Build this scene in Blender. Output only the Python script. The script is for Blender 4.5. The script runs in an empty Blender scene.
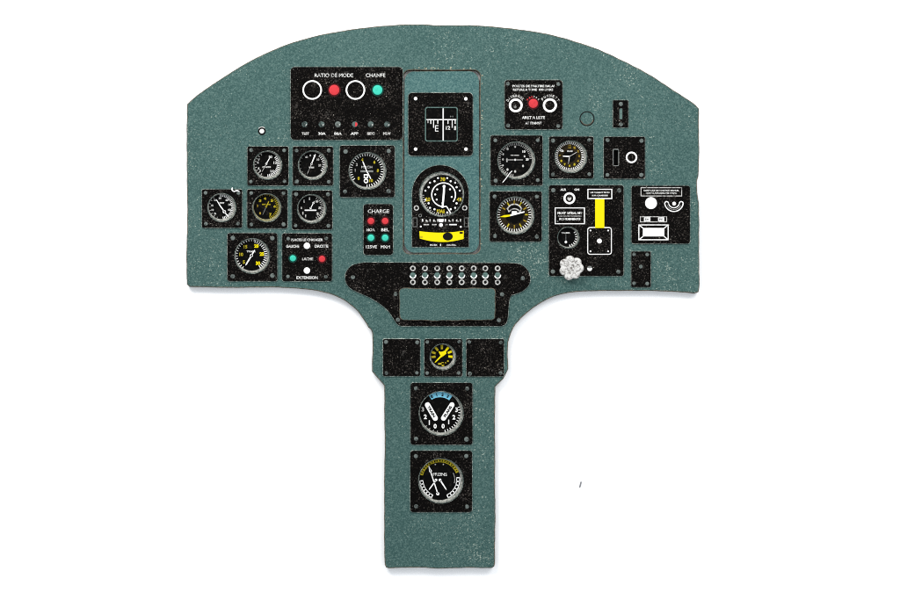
import bpy, bmesh, math, random
from mathutils import Vector
random.seed(7)
sc = bpy.context.scene
S = 0.001                       # one drawing unit of the panel = 1 mm
CX, CY = 450.0, 300.0           # drawing coordinates of the panel's origin
def W(x, y, z=0.0): return Vector(((x - CX) * S, (CY - y) * S, z * S))

# ------------------------------------------------------------------ camera
cam_d = bpy.data.cameras.new('camera'); cam = bpy.data.objects.new('camera', cam_d)
sc.collection.objects.link(cam); sc.camera = cam
PT = 7.5                       # top of the board above the table
cam_d.sensor_width = 36; cam_d.lens = 72
cam.location = (0, 0, 1.8 + PT * S); cam.rotation_euler = (0, 0, 0)
cam_d.clip_start = 0.05; cam_d.clip_end = 50

# ------------------------------------------------------------------ light
world = bpy.data.worlds.new('World'); sc.world = world; world.use_nodes = True
bg = world.node_tree.nodes['Background']
bg.inputs[0].default_value = (0.90, 0.95, 1.0, 1); bg.inputs[1].default_value = 0.95
def area(name, loc, target, size, power, col):
    d = bpy.data.lights.new(name, 'AREA'); d.shape = 'SQUARE'; d.size = size; d.energy = power; d.color = col
    o = bpy.data.objects.new(name, d); sc.collection.objects.link(o); o.location = loc
    o.rotation_euler = (Vector(target) - Vector(loc)).to_track_quat('-Z', 'Y').to_euler()
area('key_softbox', (-0.60, 0.98, 0.85), (0, 0.12, 0), 0.6, 18, (1.0, 0.975, 0.94))
area('fill_softbox', (0.80, 0.92, 0.95), (0.05, 0.12, 0), 0.8, 14, (1.0, 0.98, 0.96))
sc.view_settings.view_transform = 'Standard'; sc.view_settings.look = 'None'
sc.cycles.filter_width = 1.05; sc.cycles.use_denoising = False
sc.view_settings.exposure = 0.0; sc.view_settings.gamma = 1.0

# ------------------------------------------------------------------ materials
def srgb(r, g, b):
    f = lambda c: (c / 255 / 12.92) if c / 255 <= 0.04045 else ((c / 255 + 0.055) / 1.055) ** 2.4
    return (f(r), f(g), f(b), 1)
class NT:
    def __init__(self, name):
        self.m = bpy.data.materials.new(name); self.m.use_nodes = True
        self.t = self.m.node_tree; self.n = self.t.nodes; self.p = self.n['Principled BSDF']
        self.geo = self.n.new('ShaderNodeNewGeometry')
    def link(self, a, b): self.t.links.new(a, b)
    def noise(self, scale, detail=2, rough=0.5, off=0.0, dist=0.0):
        x = self.n.new('ShaderNodeTexNoise'); x.inputs['Scale'].default_value = scale
        x.inputs['Detail'].default_value = detail; x.inputs['Roughness'].default_value = rough
        x.inputs['Distortion'].default_value = dist
        a = self.n.new('ShaderNodeVectorMath'); a.operation = 'ADD'; a.inputs[1].default_value = (off, off * 1.7, off * 0.3)
        self.link(self.geo.outputs['Position'], a.inputs[0]); self.link(a.outputs[0], x.inputs['Vector'])
        return x.outputs['Fac']
    def ramp(self, v, lo, hi, a=0.0, b=1.0):
        x = self.n.new('ShaderNodeMapRange'); x.interpolation_type = 'SMOOTHSTEP'
        x.inputs[1].default_value = lo; x.inputs[2].default_value = hi
        x.inputs[3].default_value = a; x.inputs[4].default_value = b
        self.link(v, x.inputs[0]); return x.outputs[0]
    def math(self, op, a, b):
        x = self.n.new('ShaderNodeMath'); x.operation = op
        for i, v in enumerate((a, b)):
            if isinstance(v, (int, float)): x.inputs[i].default_value = v
            else: self.link(v, x.inputs[i])
        return x.outputs[0]
    def mix(self, fac, a, b, mode='MIX'):
        x = self.n.new('ShaderNodeMix'); x.data_type = 'RGBA'; x.blend_type = mode
        if isinstance(fac, (int, float)): x.inputs[0].default_value = fac
        else: self.link(fac, x.inputs[0])
        for i, v in ((6, a), (7, b)):
            if isinstance(v, tuple): x.inputs[i].default_value = v
            else: self.link(v, x.inputs[i])
        return x.outputs[2]
    def finish(self, col, rough=0.75, spec=0.15, bump=None, bs=0.3, bd=0.0004):
        if isinstance(col, tuple): self.p.inputs['Base Color'].default_value = col
        else: self.link(col, self.p.inputs['Base Color'])
        self.p.inputs['Roughness'].default_value = rough
        self.p.inputs['Specular IOR Level'].default_value = spec
        if bump is not None:
            b = self.n.new('ShaderNodeBump'); b.inputs['Strength'].default_value = bs; b.inputs['Distance'].default_value = bd
            self.link(bump, b.inputs['Height']); self.link(b.outputs[0], self.p.inputs['Normal'])
        return self.m

def paint(name, base, dark, light, deep, fleck, dens=0.0):
    """rough sprayed paint: fine grain, cloudy tone and worn pale flecks"""
    t = NT(name)
    cloud = t.noise(9, 3, 0.55, 1.3); grain = t.noise(760, 2, 0.7, 4.1); mid = t.noise(230, 3, 0.65, 7.7)
    c = t.mix(t.ramp(cloud, 0.35, 0.68), dark, base)
    c = t.mix(t.math('MULTIPLY', t.ramp(grain, 0.45, 0.66), 0.95), c, light)
    c = t.mix(t.math('MULTIPLY', t.ramp(grain, 0.46, 0.32), 0.9), c, deep)
    c = t.mix(t.math('MULTIPLY', t.ramp(mid, 0.52, 0.30), 0.45), c, dark)
    patch = t.ramp(t.noise(16, 4, 0.65, 11.0), 0.36, 0.70, -0.02, 0.085)
    for wx, wy, wr in ((655, 92, 75), (640, 275, 55), (445, 66, 40), (480, 560, 40), (215, 275, 45), (520, 250, 40)):   # rubbed areas
        v = t.n.new('ShaderNodeVectorMath'); v.operation = 'DISTANCE'; v.inputs[1].default_value = W(wx, wy, PT); t.link(t.geo.outputs['Position'], v.inputs[0])
        patch = t.math('ADD', patch, t.ramp(v.outputs['Value'], wr * S, 0.0, 0.0, 0.05))
    f = t.math('ADD', t.noise(680, 2, 0.6, 2.9), patch)
    fl = t.ramp(f, 0.69 - dens, 0.765 - dens)
    c = t.mix(t.math('MULTIPLY', fl, 0.85), c, fleck)
    big = t.math('ADD', t.noise(210, 2, 0.5, 21.0, 1.5), patch)
    c = t.mix(t.math('MULTIPLY', t.ramp(big, 0.75 - dens, 0.81 - dens), 0.6), c, fleck)
    return t.finish(c, 0.8, 0.12, grain, 0.35, 0.0006)
M = {}
M['teal'] = paint('teal_panel_paint', (0.039, 0.083, 0.077, 1), (0.031, 0.071, 0.066, 1), (0.077, 0.133, 0.121, 1), (0.021, 0.052, 0.049, 1), (0.28, 0.33, 0.28, 1))
M['blue_teal'] = paint('blue_teal_paint', (0.044, 0.105, 0.102, 1), (0.036, 0.089, 0.089, 1), (0.088, 0.160, 0.149, 1), (0.025, 0.066, 0.067, 1), (0.26, 0.36, 0.33, 1), -0.02)
def ink(name, lo=0.0):
    t = NT(name)
    a = t.noise(600, 3, 0.7, 3.3); b = t.noise(700, 1, 0.5, 9.1); pat = t.ramp(t.noise(38, 4, 0.65, 5.5), 0.36, 0.70, -0.05, 0.022)
    c = t.mix(t.ramp(t.math('ADD', a, pat), 0.51 + lo, 0.72 + lo), (0.0022, 0.0019, 0.0018, 1), (0.058, 0.050, 0.044, 1))
    c = t.mix(t.ramp(t.math('ADD', b, pat), 0.695 + lo, 0.765 + lo), c, (0.27, 0.25, 0.215, 1))
    sm = t.noise(120, 4, 0.7, 15.0)
    c = t.mix(t.math('MULTIPLY', t.ramp(sm, 0.60, 0.74), 0.55), c, (0.060, 0.056, 0.052, 1))
    return t.finish(c, 0.75, 0.02, a, 0.25, 0.0004)
M['ink'] = ink('speckled_black_ink')
t = NT('dial_black'); g = t.noise(300, 2, 0.6, 8.0)
M['dial'] = t.finish(t.mix(t.ramp(g, 0.5, 0.85), (0.0015, 0.0015, 0.0015, 1), (0.014, 0.012, 0.010, 1)), 0.55, 0.03)
t = NT('raw_board_edge'); g = t.noise(260, 3, 0.7, 2.0)
M['edge'] = t.finish(t.mix(t.ramp(g, 0.35, 0.7), (0.045, 0.050, 0.040, 1), (0.135, 0.112, 0.082, 1)), 0.9, 0.05, g, 0.6, 0.0008)
t = NT('plate_edge'); g = t.noise(420, 2, 0.7, 6.0)
M['pedge'] = t.finish(t.mix(t.ramp(g, 0.40, 0.72), (0.05, 0.085, 0.078, 1), (0.40, 0.44, 0.39, 1)), 0.7, 0.2)
t = NT('bezel_wall'); g = t.noise(480, 2, 0.7, 3.0)
M['wall'] = t.finish(t.mix(t.ramp(g, 0.3, 0.7), (0.085, 0.095, 0.085, 1), (0.36, 0.36, 0.325, 1)), 0.6, 0.25)
t = NT('yellowed_bezel_wall'); g = t.noise(480, 2, 0.7, 3.0)
M['wally'] = t.finish(t.mix(t.ramp(g, 0.3, 0.7), (0.10, 0.095, 0.04, 1), (0.29, 0.275, 0.16, 1)), 0.6, 0.25)
def printed(name, col, wear=0.55, k=0.62):
    t = NT(name); g = t.noise(380, 2, 0.6, 12.0)
    col = tuple(c * k for c in col[:3]) + (1,)
    d = tuple(c * wear for c in col[:3]) + (1,)
    return t.finish(t.mix(t.ramp(g, 0.50, 0.36), col, d), 0.7, 0.1)
M['white'] = printed('white_print_and_lit_stud', (0.80, 0.80, 0.78, 1), 0.75, 1.0)
M['worn'] = printed('worn_white_lettering_and_highlight', (0.54, 0.54, 0.52, 1), 0.38, 1.0)
M['soft'] = printed('faded_white_print_and_glints', (0.66, 0.65, 0.62, 1), 0.35)
M['grey'] = printed('grey_print', (0.25, 0.26, 0.25, 1), 0.4)
M['yellow'] = printed('yellow_print', (0.98, 0.82, 0.0, 1), 1.0)
M['gold'] = printed('dull_yellow_print', (0.58, 0.47, 0.02, 1), 0.35)
M['amber'] = printed('amber_print', (0.40, 0.27, 0.02, 1), 0.4)
M['brown'] = printed('brown_dial_print', (0.020, 0.012, 0.002, 1), 0.3)
M['red'] = printed('red_lamp', (0.74, 0.050, 0.062, 1), 0.85)
M['green'] = printed('green_lamp', (0.060, 0.68, 0.50, 1), 0.85)
M['dimgreen'] = printed('dark_green_print', (0.003, 0.05, 0.037, 1), 0.7)
M['dimred'] = printed('dark_red_print', (0.06, 0.004, 0.006, 1), 0.7)
M['blue'] = printed('sky_blue_print', (0.25, 0.70, 0.93, 1), 0.85)
M['black'] = printed('black_print', (0.004, 0.004, 0.004, 1), 0.7)
M['screw'] = printed('worn_grey_screw', (0.165, 0.195, 0.182, 1), 0.35)
M['rim'] = printed('bezel_rim', (0.060, 0.064, 0.058, 1), 0.3, 1.0)
M['chip'] = printed('bare_chipped_edge', (0.30, 0.30, 0.22, 1), 0.5, 1.0)
M['dull'] = printed('dull_worn_lens', (0.105, 0.15, 0.14, 1), 0.25)
M['lens'] = printed('grey_green_lens', (0.12, 0.20, 0.18, 1), 0.6)
t = NT('raw_cast_resin'); g = t.noise(330, 3, 0.7, 3.7, 0.4); h = t.noise(700, 2, 0.6, 1.1)
M['resin'] = t.finish(t.mix(t.ramp(t.math('ADD', g, t.math('MULTIPLY', h, 0.4)), 0.54, 0.80), (0.12, 0.11, 0.10, 1), (0.54, 0.53, 0.51, 1)), 0.55, 0.2, g, 0.8, 0.0012)
M['lint'] = NT('white_lint').finish((0.85, 0.85, 0.83, 1), 0.9, 0.1)
M['dust'] = NT('grey_dust').finish((0.17, 0.17, 0.18, 1), 0.9, 0.1)
t = NT('white_paper_surface'); g = t.noise(900, 2, 0.5, 0.4)
M['table'] = t.finish((0.90, 0.90, 0.905, 1), 0.9, 0.05, g, 0.05, 0.0002)

# ------------------------------------------------------------------ mesh builder (drawing units, y down, z up from the table)
def curve_mesh(cu):
    o = bpy.data.objects.new('tmp', cu); sc.collection.objects.link(o)
    dg = bpy.context.evaluated_depsgraph_get()
    me = bpy.data.meshes.new_from_object(o.evaluated_get(dg))
    vs = [tuple(v.co) for v in me.vertices]; fs = [(tuple(p.vertices), tuple(p.normal)) for p in me.polygons]
    bpy.data.objects.remove(o); bpy.data.curves.remove(cu); bpy.data.meshes.remove(me)
    return vs, fs
_tc = {}
def text_shape(s, bold):
    k = (s, bold)
    if k not in _tc:
        cu = bpy.data.curves.new('t', 'FONT'); cu.body = s; cu.size = 1; cu.resolution_u = 3; cu.fill_mode = 'FRONT'; cu.offset = bold
        vs, fs = curve_mesh(cu)
        x0 = min(v[0] for v in vs); x1 = max(v[0] for v in vs); y0 = min(v[1] for v in vs); y1 = max(v[1] for v in vs)
        _tc[k] = ([((v[0] - (x0 + x1) / 2) / (x1 - x0), (v[1] - (y0 + y1) / 2) / (y1 - y0)) for v in vs], [f[0] for f in fs], (x1 - x0) / (y1 - y0))
    return _tc[k]
class MB:
    def __init__(self): self.v = []; self.f = []; self.m = []; self.s = []; self.mats = []
    def mi(self, k):
        if k not in self.mats: self.mats.append(k)
        return self.mats.index(k)
    def add(self, vs, fs, mat, smooth=False):
        b = len(self.v); self.v += vs; i = self.mi(mat)
        for f in fs: self.f.append([b + k for k in f]); self.m.append(i); self.s.append(smooth)
    def poly(self, pts, z, mat):          # pts in drawing order, made to face up
        a = sum(pts[i][0] * pts[(i + 1) % len(pts)][1] - pts[(i + 1) % len(pts)][0] * pts[i][1] for i in range(len(pts)))
        if a > 0: pts = pts[::-1]
        self.add([(x, y, z) for x, y in pts], [list(range(len(pts)))], mat)
    def prism(self, pts, z0, z1, mat):
        a = sum(pts[i][0] * pts[(i + 1) % len(pts)][1] - pts[(i + 1) % len(pts)][0] * pts[i][1] for i in range(len(pts)))
        if a > 0: pts = pts[::-1]
        n = len(pts)
        self.add([(x, y, z0) for x, y in pts] + [(x, y, z1) for x, y in pts],
                 [list(range(n, 2 * n))] + [[i, (i + 1) % n, n + (i + 1) % n, n + i] for i in range(n)], mat)
    def rect(self, x0, y0, x1, y1, z, mat): self.poly([(x0, y0), (x1, y0), (x1, y1), (x0, y1)], z, mat)
    def line(self, x0, y0, x1, y1, w, z, mat, w1=None):
        w1 = w if w1 is None else w1; d = math.hypot(x1 - x0, y1 - y0) or 1; nx, ny = -(y1 - y0) / d / 2, (x1 - x0) / d / 2
        self.poly([(x0 + nx * w, y0 + ny * w), (x1 + nx * w1, y1 + ny * w1), (x1 - nx * w1, y1 - ny * w1), (x0 - nx * w, y0 - ny * w)], z, mat)
    def disc(self, cx, cy, r, z, mat, n=28, ry=None):
        ry = ry or r; self.poly([(cx + r * math.cos(2 * math.pi * i / n), cy + ry * math.sin(2 * math.pi * i / n)) for i in range(n)], z, mat)
    def ring(self, cx, cy, ro, ri, z, mat, a0=0, a1=360, n=None):   # degrees, counter-clockwise from the right
        full = abs(a1 - a0) >= 359.9; n = n or max(4, int(abs(a1 - a0) / 7)); A = [math.radians(a0 + (a1 - a0) * i / n) for i in range(n + 1)]
        vs = []; fs = []
        for a in A: vs += [(cx + ro * math.cos(a), cy - ro * math.sin(a), z), (cx + ri * math.cos(a), cy - ri * math.sin(a), z)]
        for i in range(n): fs.append([2 * i, 2 * i + 2, 2 * i + 3, 2 * i + 1])
        self.add(vs, fs, mat)
    def frame(self, x0, y0, x1, y1, w, z, mat, r=0.0):
        if r <= 0:
            self.rect(x0, y0, x1, y0 + w, z, mat); self.rect(x0, y1 - w, x1, y1, z, mat)
            self.rect(x0, y0 + w, x0 + w, y1 - w, z, mat); self.rect(x1 - w, y0 + w, x1, y1 - w, z, mat)
        else:
            o = rrect(x0, y0, x1, y1, r); q = rrect(x0 + w, y0 + w, x1 - w, y1 - w, max(r - w, 0.3)); n = len(o)
            self.add([(x, y, z) for x, y in o] + [(x, y, z) for x, y in q], [[n + i, n + (i + 1) % n, (i + 1) % n, i] for i in range(n)], mat)
    def text(self, s, cx, cy, w, h, z, mat, ang=0.0, bold=0.02):
        if mat == 'white' and h < 4.2: mat = 'worn'; bold = max(0.0, bold - 0.02)
        vs, fs, asp = text_shape(s, bold)
        if w is None: w = h * asp
        c, sn = math.cos(math.radians(ang)), math.sin(math.radians(ang))
        self.add([(cx + x * w * c - y * h * sn, cy - (x * w * sn + y * h * c), z) for x, y in vs], fs, mat)
    def arctext(self, s, cx, cy, r, a0, a1, h, z, mat):
        for i, ch in enumerate(s):
            a = a0 + (a1 - a0) * i / (len(s) - 1); q = math.radians(a)
            self.text(ch, cx + r * math.cos(q), cy - r * math.sin(q), h * 0.72, h, z, mat, a - 90, 0.03)
    def lathe(self, cx, cy, prof, mat, n=48, smooth=True):   # prof: (r, z, dx, dy)
        b = []; fs = []
        for p in prof:
            r, z = p[:2]; dx, dy = p[2:] if len(p) > 2 else (0, 0)
            for i in range(n):
                a = 2 * math.pi * i / n; b.append((cx + dx + r * math.cos(a), cy + dy - r * math.sin(a), z))
        for k in range(len(prof) - 1):
            for i in range(n): fs.append([k * n + i, k * n + (i + 1) % n, (k + 1) * n + (i + 1) % n, (k + 1) * n + i])
        self.add(b, fs, mat, smooth)
    def dome(self, cx, cy, r, z, h, mat, n=16):
        pr = [(r, z)] + [(r * math.cos(a), z + h * (0.35 + 0.65 * math.sin(a))) for a in (0.05, 0.35, 0.7, 1.05)]
        self.lathe(cx, cy, pr, mat, n); b = len(self.v) - n
        self.f.append([b + i for i in range(n)]); self.m.append(self.mi(mat)); self.s.append(True)
    def slab(self, outer, holes, z0, z1, bevel, top, side):
        cu = bpy.data.curves.new('c', 'CURVE'); cu.dimensions = '2D'; cu.fill_mode = 'BOTH'
        for pts in [outer] + holes:
            sp = cu.splines.new('POLY'); sp.points.add(len(pts) - 1); sp.use_cyclic_u = True
            for p, q in zip(sp.points, pts): p.co = (q[0], -q[1], 0, 1)
        h = (z1 - z0) / 2; cu.bevel_depth = bevel; cu.bevel_resolution = 2; cu.offset = -bevel; cu.extrude = h - bevel
        vs, fs = curve_mesh(cu); b = len(self.v); self.v += [(x, -y, z + (z0 + z1) / 2) for x, y, z in vs]
        ti, si = self.mi(top), self.mi(side)
        for f, nrm in fs:
            self.f.append([b + k for k in f]); self.m.append(ti if nrm[2] > 0.97 else si); self.s.append(False)
    def build(self, name, parent=None, org=None, label=None):
        xs = [v[0] for v in self.v]; ys = [v[1] for v in self.v]; zs = [v[2] for v in self.v]
        if org is None: org = ((min(xs) + max(xs)) / 2, (min(ys) + max(ys)) / 2, min(zs))
        o0 = W(*org); me = bpy.data.meshes.new(name)
        me.from_pydata([W(*v) - o0 for v in self.v], [], self.f)
        for k in self.mats: me.materials.append(M[k])
        me.polygons.foreach_set('material_index', self.m); me.polygons.foreach_set('use_smooth', self.s); me.update()
        o = bpy.data.objects.new(name, me); sc.collection.objects.link(o)
        pw = Vector((0, 0, 0)) if parent is None else ORG[parent.name]
        o.location = o0 - pw; ORG[o.name] = o0
        if parent is not None: o.parent = parent
        if label: o['label'] = label
        return o
ORG = {}
def rrect(x0, y0, x1, y1, r, n=5):
    P = []
    for cx, cy, a in ((x1 - r, y0 + r, -90), (x1 - r, y1 - r, 0), (x0 + r, y1 - r, 90), (x0 + r, y0 + r, 180)):
        for i in range(n + 1):
            q = math.radians(a + 90 * i / n); P.append((cx + r * math.cos(q), cy + r * math.sin(q)))
    return P
def circ(cx, cy, r, n=48): return [(cx + r * math.cos(2 * math.pi * i / n), cy + r * math.sin(2 * math.pi * i / n)) for i in range(n)]
def wobble(pts, step, amp, seed):
    """resample a closed outline and roughen it like a hand-cleaned casting"""
    rnd = random.Random(seed); out = []
    for i, p in enumerate(pts):
        q = pts[(i + 1) % len(pts)]; d = math.hypot(q[0] - p[0], q[1] - p[1]); n = max(1, int(d / step))
        out += [(p[0] + (q[0] - p[0]) * k / n, p[1] + (q[1] - p[1]) * k / n) for k in range(n)]
    n = len(out); ph = [rnd.uniform(0, 6.28) for _ in range(6)]; res = []
    for i, p in enumerate(out):
        a, b = out[i - 1], out[(i + 1) % n]; tx, ty = b[0] - a[0], b[1] - a[1]; d = math.hypot(tx, ty) or 1
        s = p[0] * 0.9 + p[1] * 1.1
        w = amp * (0.6 * math.sin(s * 0.09 + ph[0]) + 0.4 * math.sin(s * 0.31 + ph[1]) + 0.3 * rnd.uniform(-1, 1))
        res.append((p[0] - ty / d * w, p[1] + tx / d * w))
    return res
def smooth(pts, n=4):
    """Catmull-Rom through an open row of points"""
    out = []
    for i in range(len(pts) - 1):
        p0 = pts[max(i - 1, 0)]; p1 = pts[i]; p2 = pts[i + 1]; p3 = pts[min(i + 2, len(pts) - 1)]
        for k in range(n):
            t = k / n
            out.append(tuple(0.5 * (2 * p1[j] + (p2[j] - p0[j]) * t + (2 * p0[j] - 5 * p1[j] + 4 * p2[j] - p3[j]) * t * t + (3 * p1[j] - p0[j] - 3 * p2[j] + p3[j]) * t ** 3) for j in (0, 1)))
    return out + [pts[-1]]
PP = PT + 1.1                    # top of the black instrument plates
Z1, Z2, Z3 = PP + 0.10, PP + 0.18, PP + 0.26     # print layers on them

# ------------------------------------------------------------------ the setting: a white sheet
me = bpy.data.meshes.new('table_surface'); me.from_pydata([(-4, -4, 0), (4, -4, 0), (4, 4, 0), (-4, 4, 0)], [], [[0, 1, 2, 3]])
me.materials.append(M['table']); ts = bpy.data.objects.new('table_surface', me); sc.collection.objects.link(ts); ts['kind'] = 'structure'

# ------------------------------------------------------------------ the instrument panel
panel = bpy.data.objects.new('instrument_panel', None); sc.collection.objects.link(panel); ORG[panel.name] = Vector((0, 0, 0))
panel.empty_display_size = 0.05
panel['label'] = 'teal T-shaped aircraft instrument panel with black dials lying flat on the white surface'
panel['category'] = 'instrument panel'

top = smooth([(186.8, 104), (198, 94), (225, 75.8), (255, 58), (285, 45), (315, 36), (345, 30), (375, 26.3), (414, 24), (440, 24.8), (470, 25), (500, 26.8), (530, 30.6), (560, 36.6), (590, 46), (620, 58.8), (650, 74.7), (680, 94), (696, 105)])
right = [(699, 108.5), (699.2, 150), (698.5, 176), (697, 182), (697.4, 192), (699, 203), (699.4, 250), (699.4, 287), (698.6, 292), (694, 293.5)]
rcurve = smooth([(687, 292.3), (650, 291), (610, 290.7), (583, 291.6), (564.7, 293.6), (548.7, 298.8), (533, 308), (519.4, 320), (512.8, 329.5), (508.3, 342)])
stem = [(507.8, 355), (508.3, 369), (503.5, 378.6), (495.2, 386.6), (495, 450), (495.3, 510), (495.1, 564), (494.3, 566.8), (491.6, 568.3), (465, 568.2), (440, 568.8), (420, 567.6), (389, 568.6), (386, 567.8), (384.5, 565), (384, 510), (384.6, 440), (384.2, 386), (379.4, 380.3), (372, 371.6), (372.6, 344), (371.8, 332), (370.6, 329.2), (368.2, 327.4)]
lcurve = smooth([(366, 323.6), (357.5, 311), (343.6, 300.2), (327.4, 293.4), (306, 289.2), (276, 287.5)])
left = [(223, 287.6), (189.5, 287), (186.6, 284.6), (186.4, 250), (187.3, 206), (186.5, 170)]
outline = wobble(top + right + rcurve + stem + lcurve + left, 1.6, 0.24, 3)

OFF = (-1.1, -1.0)             # dials sit a little towards the upper left of their openings
# plate rect, screws, dial centre + radius, label
GAUGES = {
 'a': ((247, 146, 289, 186), (267.8, 165.2, 14.1)), 'b': ((292.4, 146, 333.6, 186), (312.8, 165.2, 14.3)),
 'c': ((201.6, 188.8, 242.8, 228.4), (222, 207.6, 14)), 'd': ((246.8, 188.8, 288, 228.8), (267, 207.8, 14)),
 'e': ((291.6, 190, 332.8, 230), (311.8, 208.8, 14.2)), 'f': ((227, 232.6, 278, 281.6), (252.4, 256, 17.3)),
 'g': ((339.3, 145, 395.1, 197.8), (367.5, 171, 18.3)), 'r1': ((490, 135, 543, 186), (516.3, 160.5, 18.4)),
 'r2': ((548.6, 136, 593.8, 179), (570.9, 156.8, 15.8)), 'r3': ((489.2, 191, 542.2, 242), (515.5, 215.5, 18.5)),
 'y': ((423.8, 338.5, 462.7, 377), (443.0, 356.8, 12.8)), 'b1': ((410.1, 382.3, 473, 445.2), (441.2, 413.4, 21.9)),
 'b2': ((409.9, 450.2, 472.6, 512.6), (440.9, 480.9, 22.2)),
}
subrect = (403.6, 70.2, 479.8, 253.4)
holes = [circ(d[0], d[1], d[2] + 0.4) for _, d in GAUGES.values()] + [circ(568.3, 237.6, 11.0), wobble(rrect(*subrect, 6.0), 2, 0.25, 9), rrect(613.2, 149.4, 618.4, 165.6, 1.2)]
b = MB(); b.slab(outline, holes, 0, PT, 0.95, 'teal', 'edge')
b.ring(587, 118.6, 7.5, 6.5, PT + 0.10, 'black'); b.ring(587, 118.6, 6.5, 5.7, PT + 0.08, 'edge', 200, 350)     # scribed circle
rc = random.Random(12)
for _ in range(34):                                                                             # chips where the centre plate was let in
    e = rc.random()
    if e < .45: x, y = rc.uniform(410, 476), 68.9 - rc.random() * 1.6
    elif e < .8: x, y = 481.2 + rc.random() * 1.4, rc.uniform(74, 150)
    else: x, y = 481 + rc.random(), rc.uniform(150, 250)
    q = rc.uniform(.35, .95); b.poly([(x + q * rc.uniform(.7, 1.8) * math.cos(a * 1.05), y + q * rc.uniform(.5, 1) * math.sin(a * 1.05)) for a in range(6)], PT + .07, 'chip')
b.build('board', panel, label='rough teal board with a curved top and a narrow stem')

SCREW = None
def screw(x, y, z, parent, r=2.0, mat='screw'):
    m = MB(); m.dome(x, y, r, z - 0.05, 0.7, mat, 14)
    return m.build('screw', parent)
def gauge_plate(rect, r, hole):
    m = MB(); m.slab(rrect(*rect, r), hole, PT - 0.3, PP, 0.45, 'ink', 'pedge'); return m
def corner_screws(rect, parent, i=4.3, r=2.0, mat='screw'):
    x0, y0, x1, y1 = rect
    for x, y in ((x0 + i, y0 + i), (x1 - i, y0 + i), (x0 + i, y1 - i), (x1 - i, y1 - i)):
        screw(x + random.uniform(-.4, .4), y + random.uniform(-.4, .4), PP, parent, r * random.uniform(0.88, 1.06), mat)
DZ = PT - 2.6                    # dial face level
def bezel(cx, cy, r, parent, wall='wall', off=OFF, depth=DZ, shrink=1.6):
    m = MB()
    m.lathe(cx, cy, [(r - 0.02, PP - 0.3), (r - 0.04, PP + 0.06), (r - 0.16, PP + 0.08), (r - 0.28, PP + 0.0), (r - 0.36, PP - 0.15, off[0] * .06, off[1] * .06)], 'rim')
    m.lathe(cx, cy, [(r - 0.36, PP - 0.15, off[0] * .06, off[1] * .06), (r - shrink, depth, off[0], off[1])], wall)
    m.build('bezel', parent)
    return cx + off[0], cy + off[1], r - shrink
def gauge(key, label, face, wall='wall', name='gauge', cr=2.2, si=4.4, base='dial', sr=2.0):
    rect, (cx, cy, r) = GAUGES[key]
    m = gauge_plate(rect, cr, [circ(cx, cy, r)]); o = m.build(name, panel, ((rect[0] + rect[2]) / 2, (rect[1] + rect[3]) / 2, PT), label)
    x, y, ri = bezel(cx, cy, r, o, wall)
    d = MB(); d.disc(x, y, ri + 0.25, DZ + 0.02, base, 48)
    needles = face(d, x, y, ri, DZ + 0.12) or []
    d.build('dial_face', o)
    for n in needles:
        q = MB()
        for pts, mat in n: q.prism(pts, DZ + 0.3, DZ + 0.75, mat)
        q.build('needle', o)
    corner_screws(rect, o, si, sr)
    return o
def pol(x, y, r, a): return (x + r * math.cos(math.radians(a)), y - r * math.sin(math.radians(a)))
def ticks(m, x, y, r, a0, a1, n, l, w, z, mat, long=None):
    for i in range(n):
        a = a0 + (a1 - a0) * i / (n - 1); ll = l * (1.5 if long and i % long == 0 else 1)
        p, q = pol(x, y, r, a), pol(x, y, r - ll, a); m.line(*p, *q, w * .85, z, mat, w * 0.65)
def numerals(m, x, y, r, items, h, z, mat, w=None, bold=0.05):
    for a, s in items:
        px, py = pol(x, y, r, a); m.text(s, px, py, w, h, z, mat, 0, bold)
def hand(x, y, a, l, t, w0, w1, mat='white'):
    """tapered strip through (x, y): l towards angle a, t behind"""
    c, s = math.cos(math.radians(a)), -math.sin(math.radians(a)); nx, ny = -s, c
    P = [(-t, w0), (0, w0), (l * 0.86, w1), (l, 0.12)]
    up = [(x + c * d + nx * w / 2, y + s * d + ny * w / 2) for d, w in P]; dn = [(x + c * d - nx * w / 2, y + s * d - ny * w / 2) for d, w in P][::-1]
    return (up + dn, mat)
def octo(x, y, r, mat='white'): return (circ(x, y, r, 12), mat)

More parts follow.
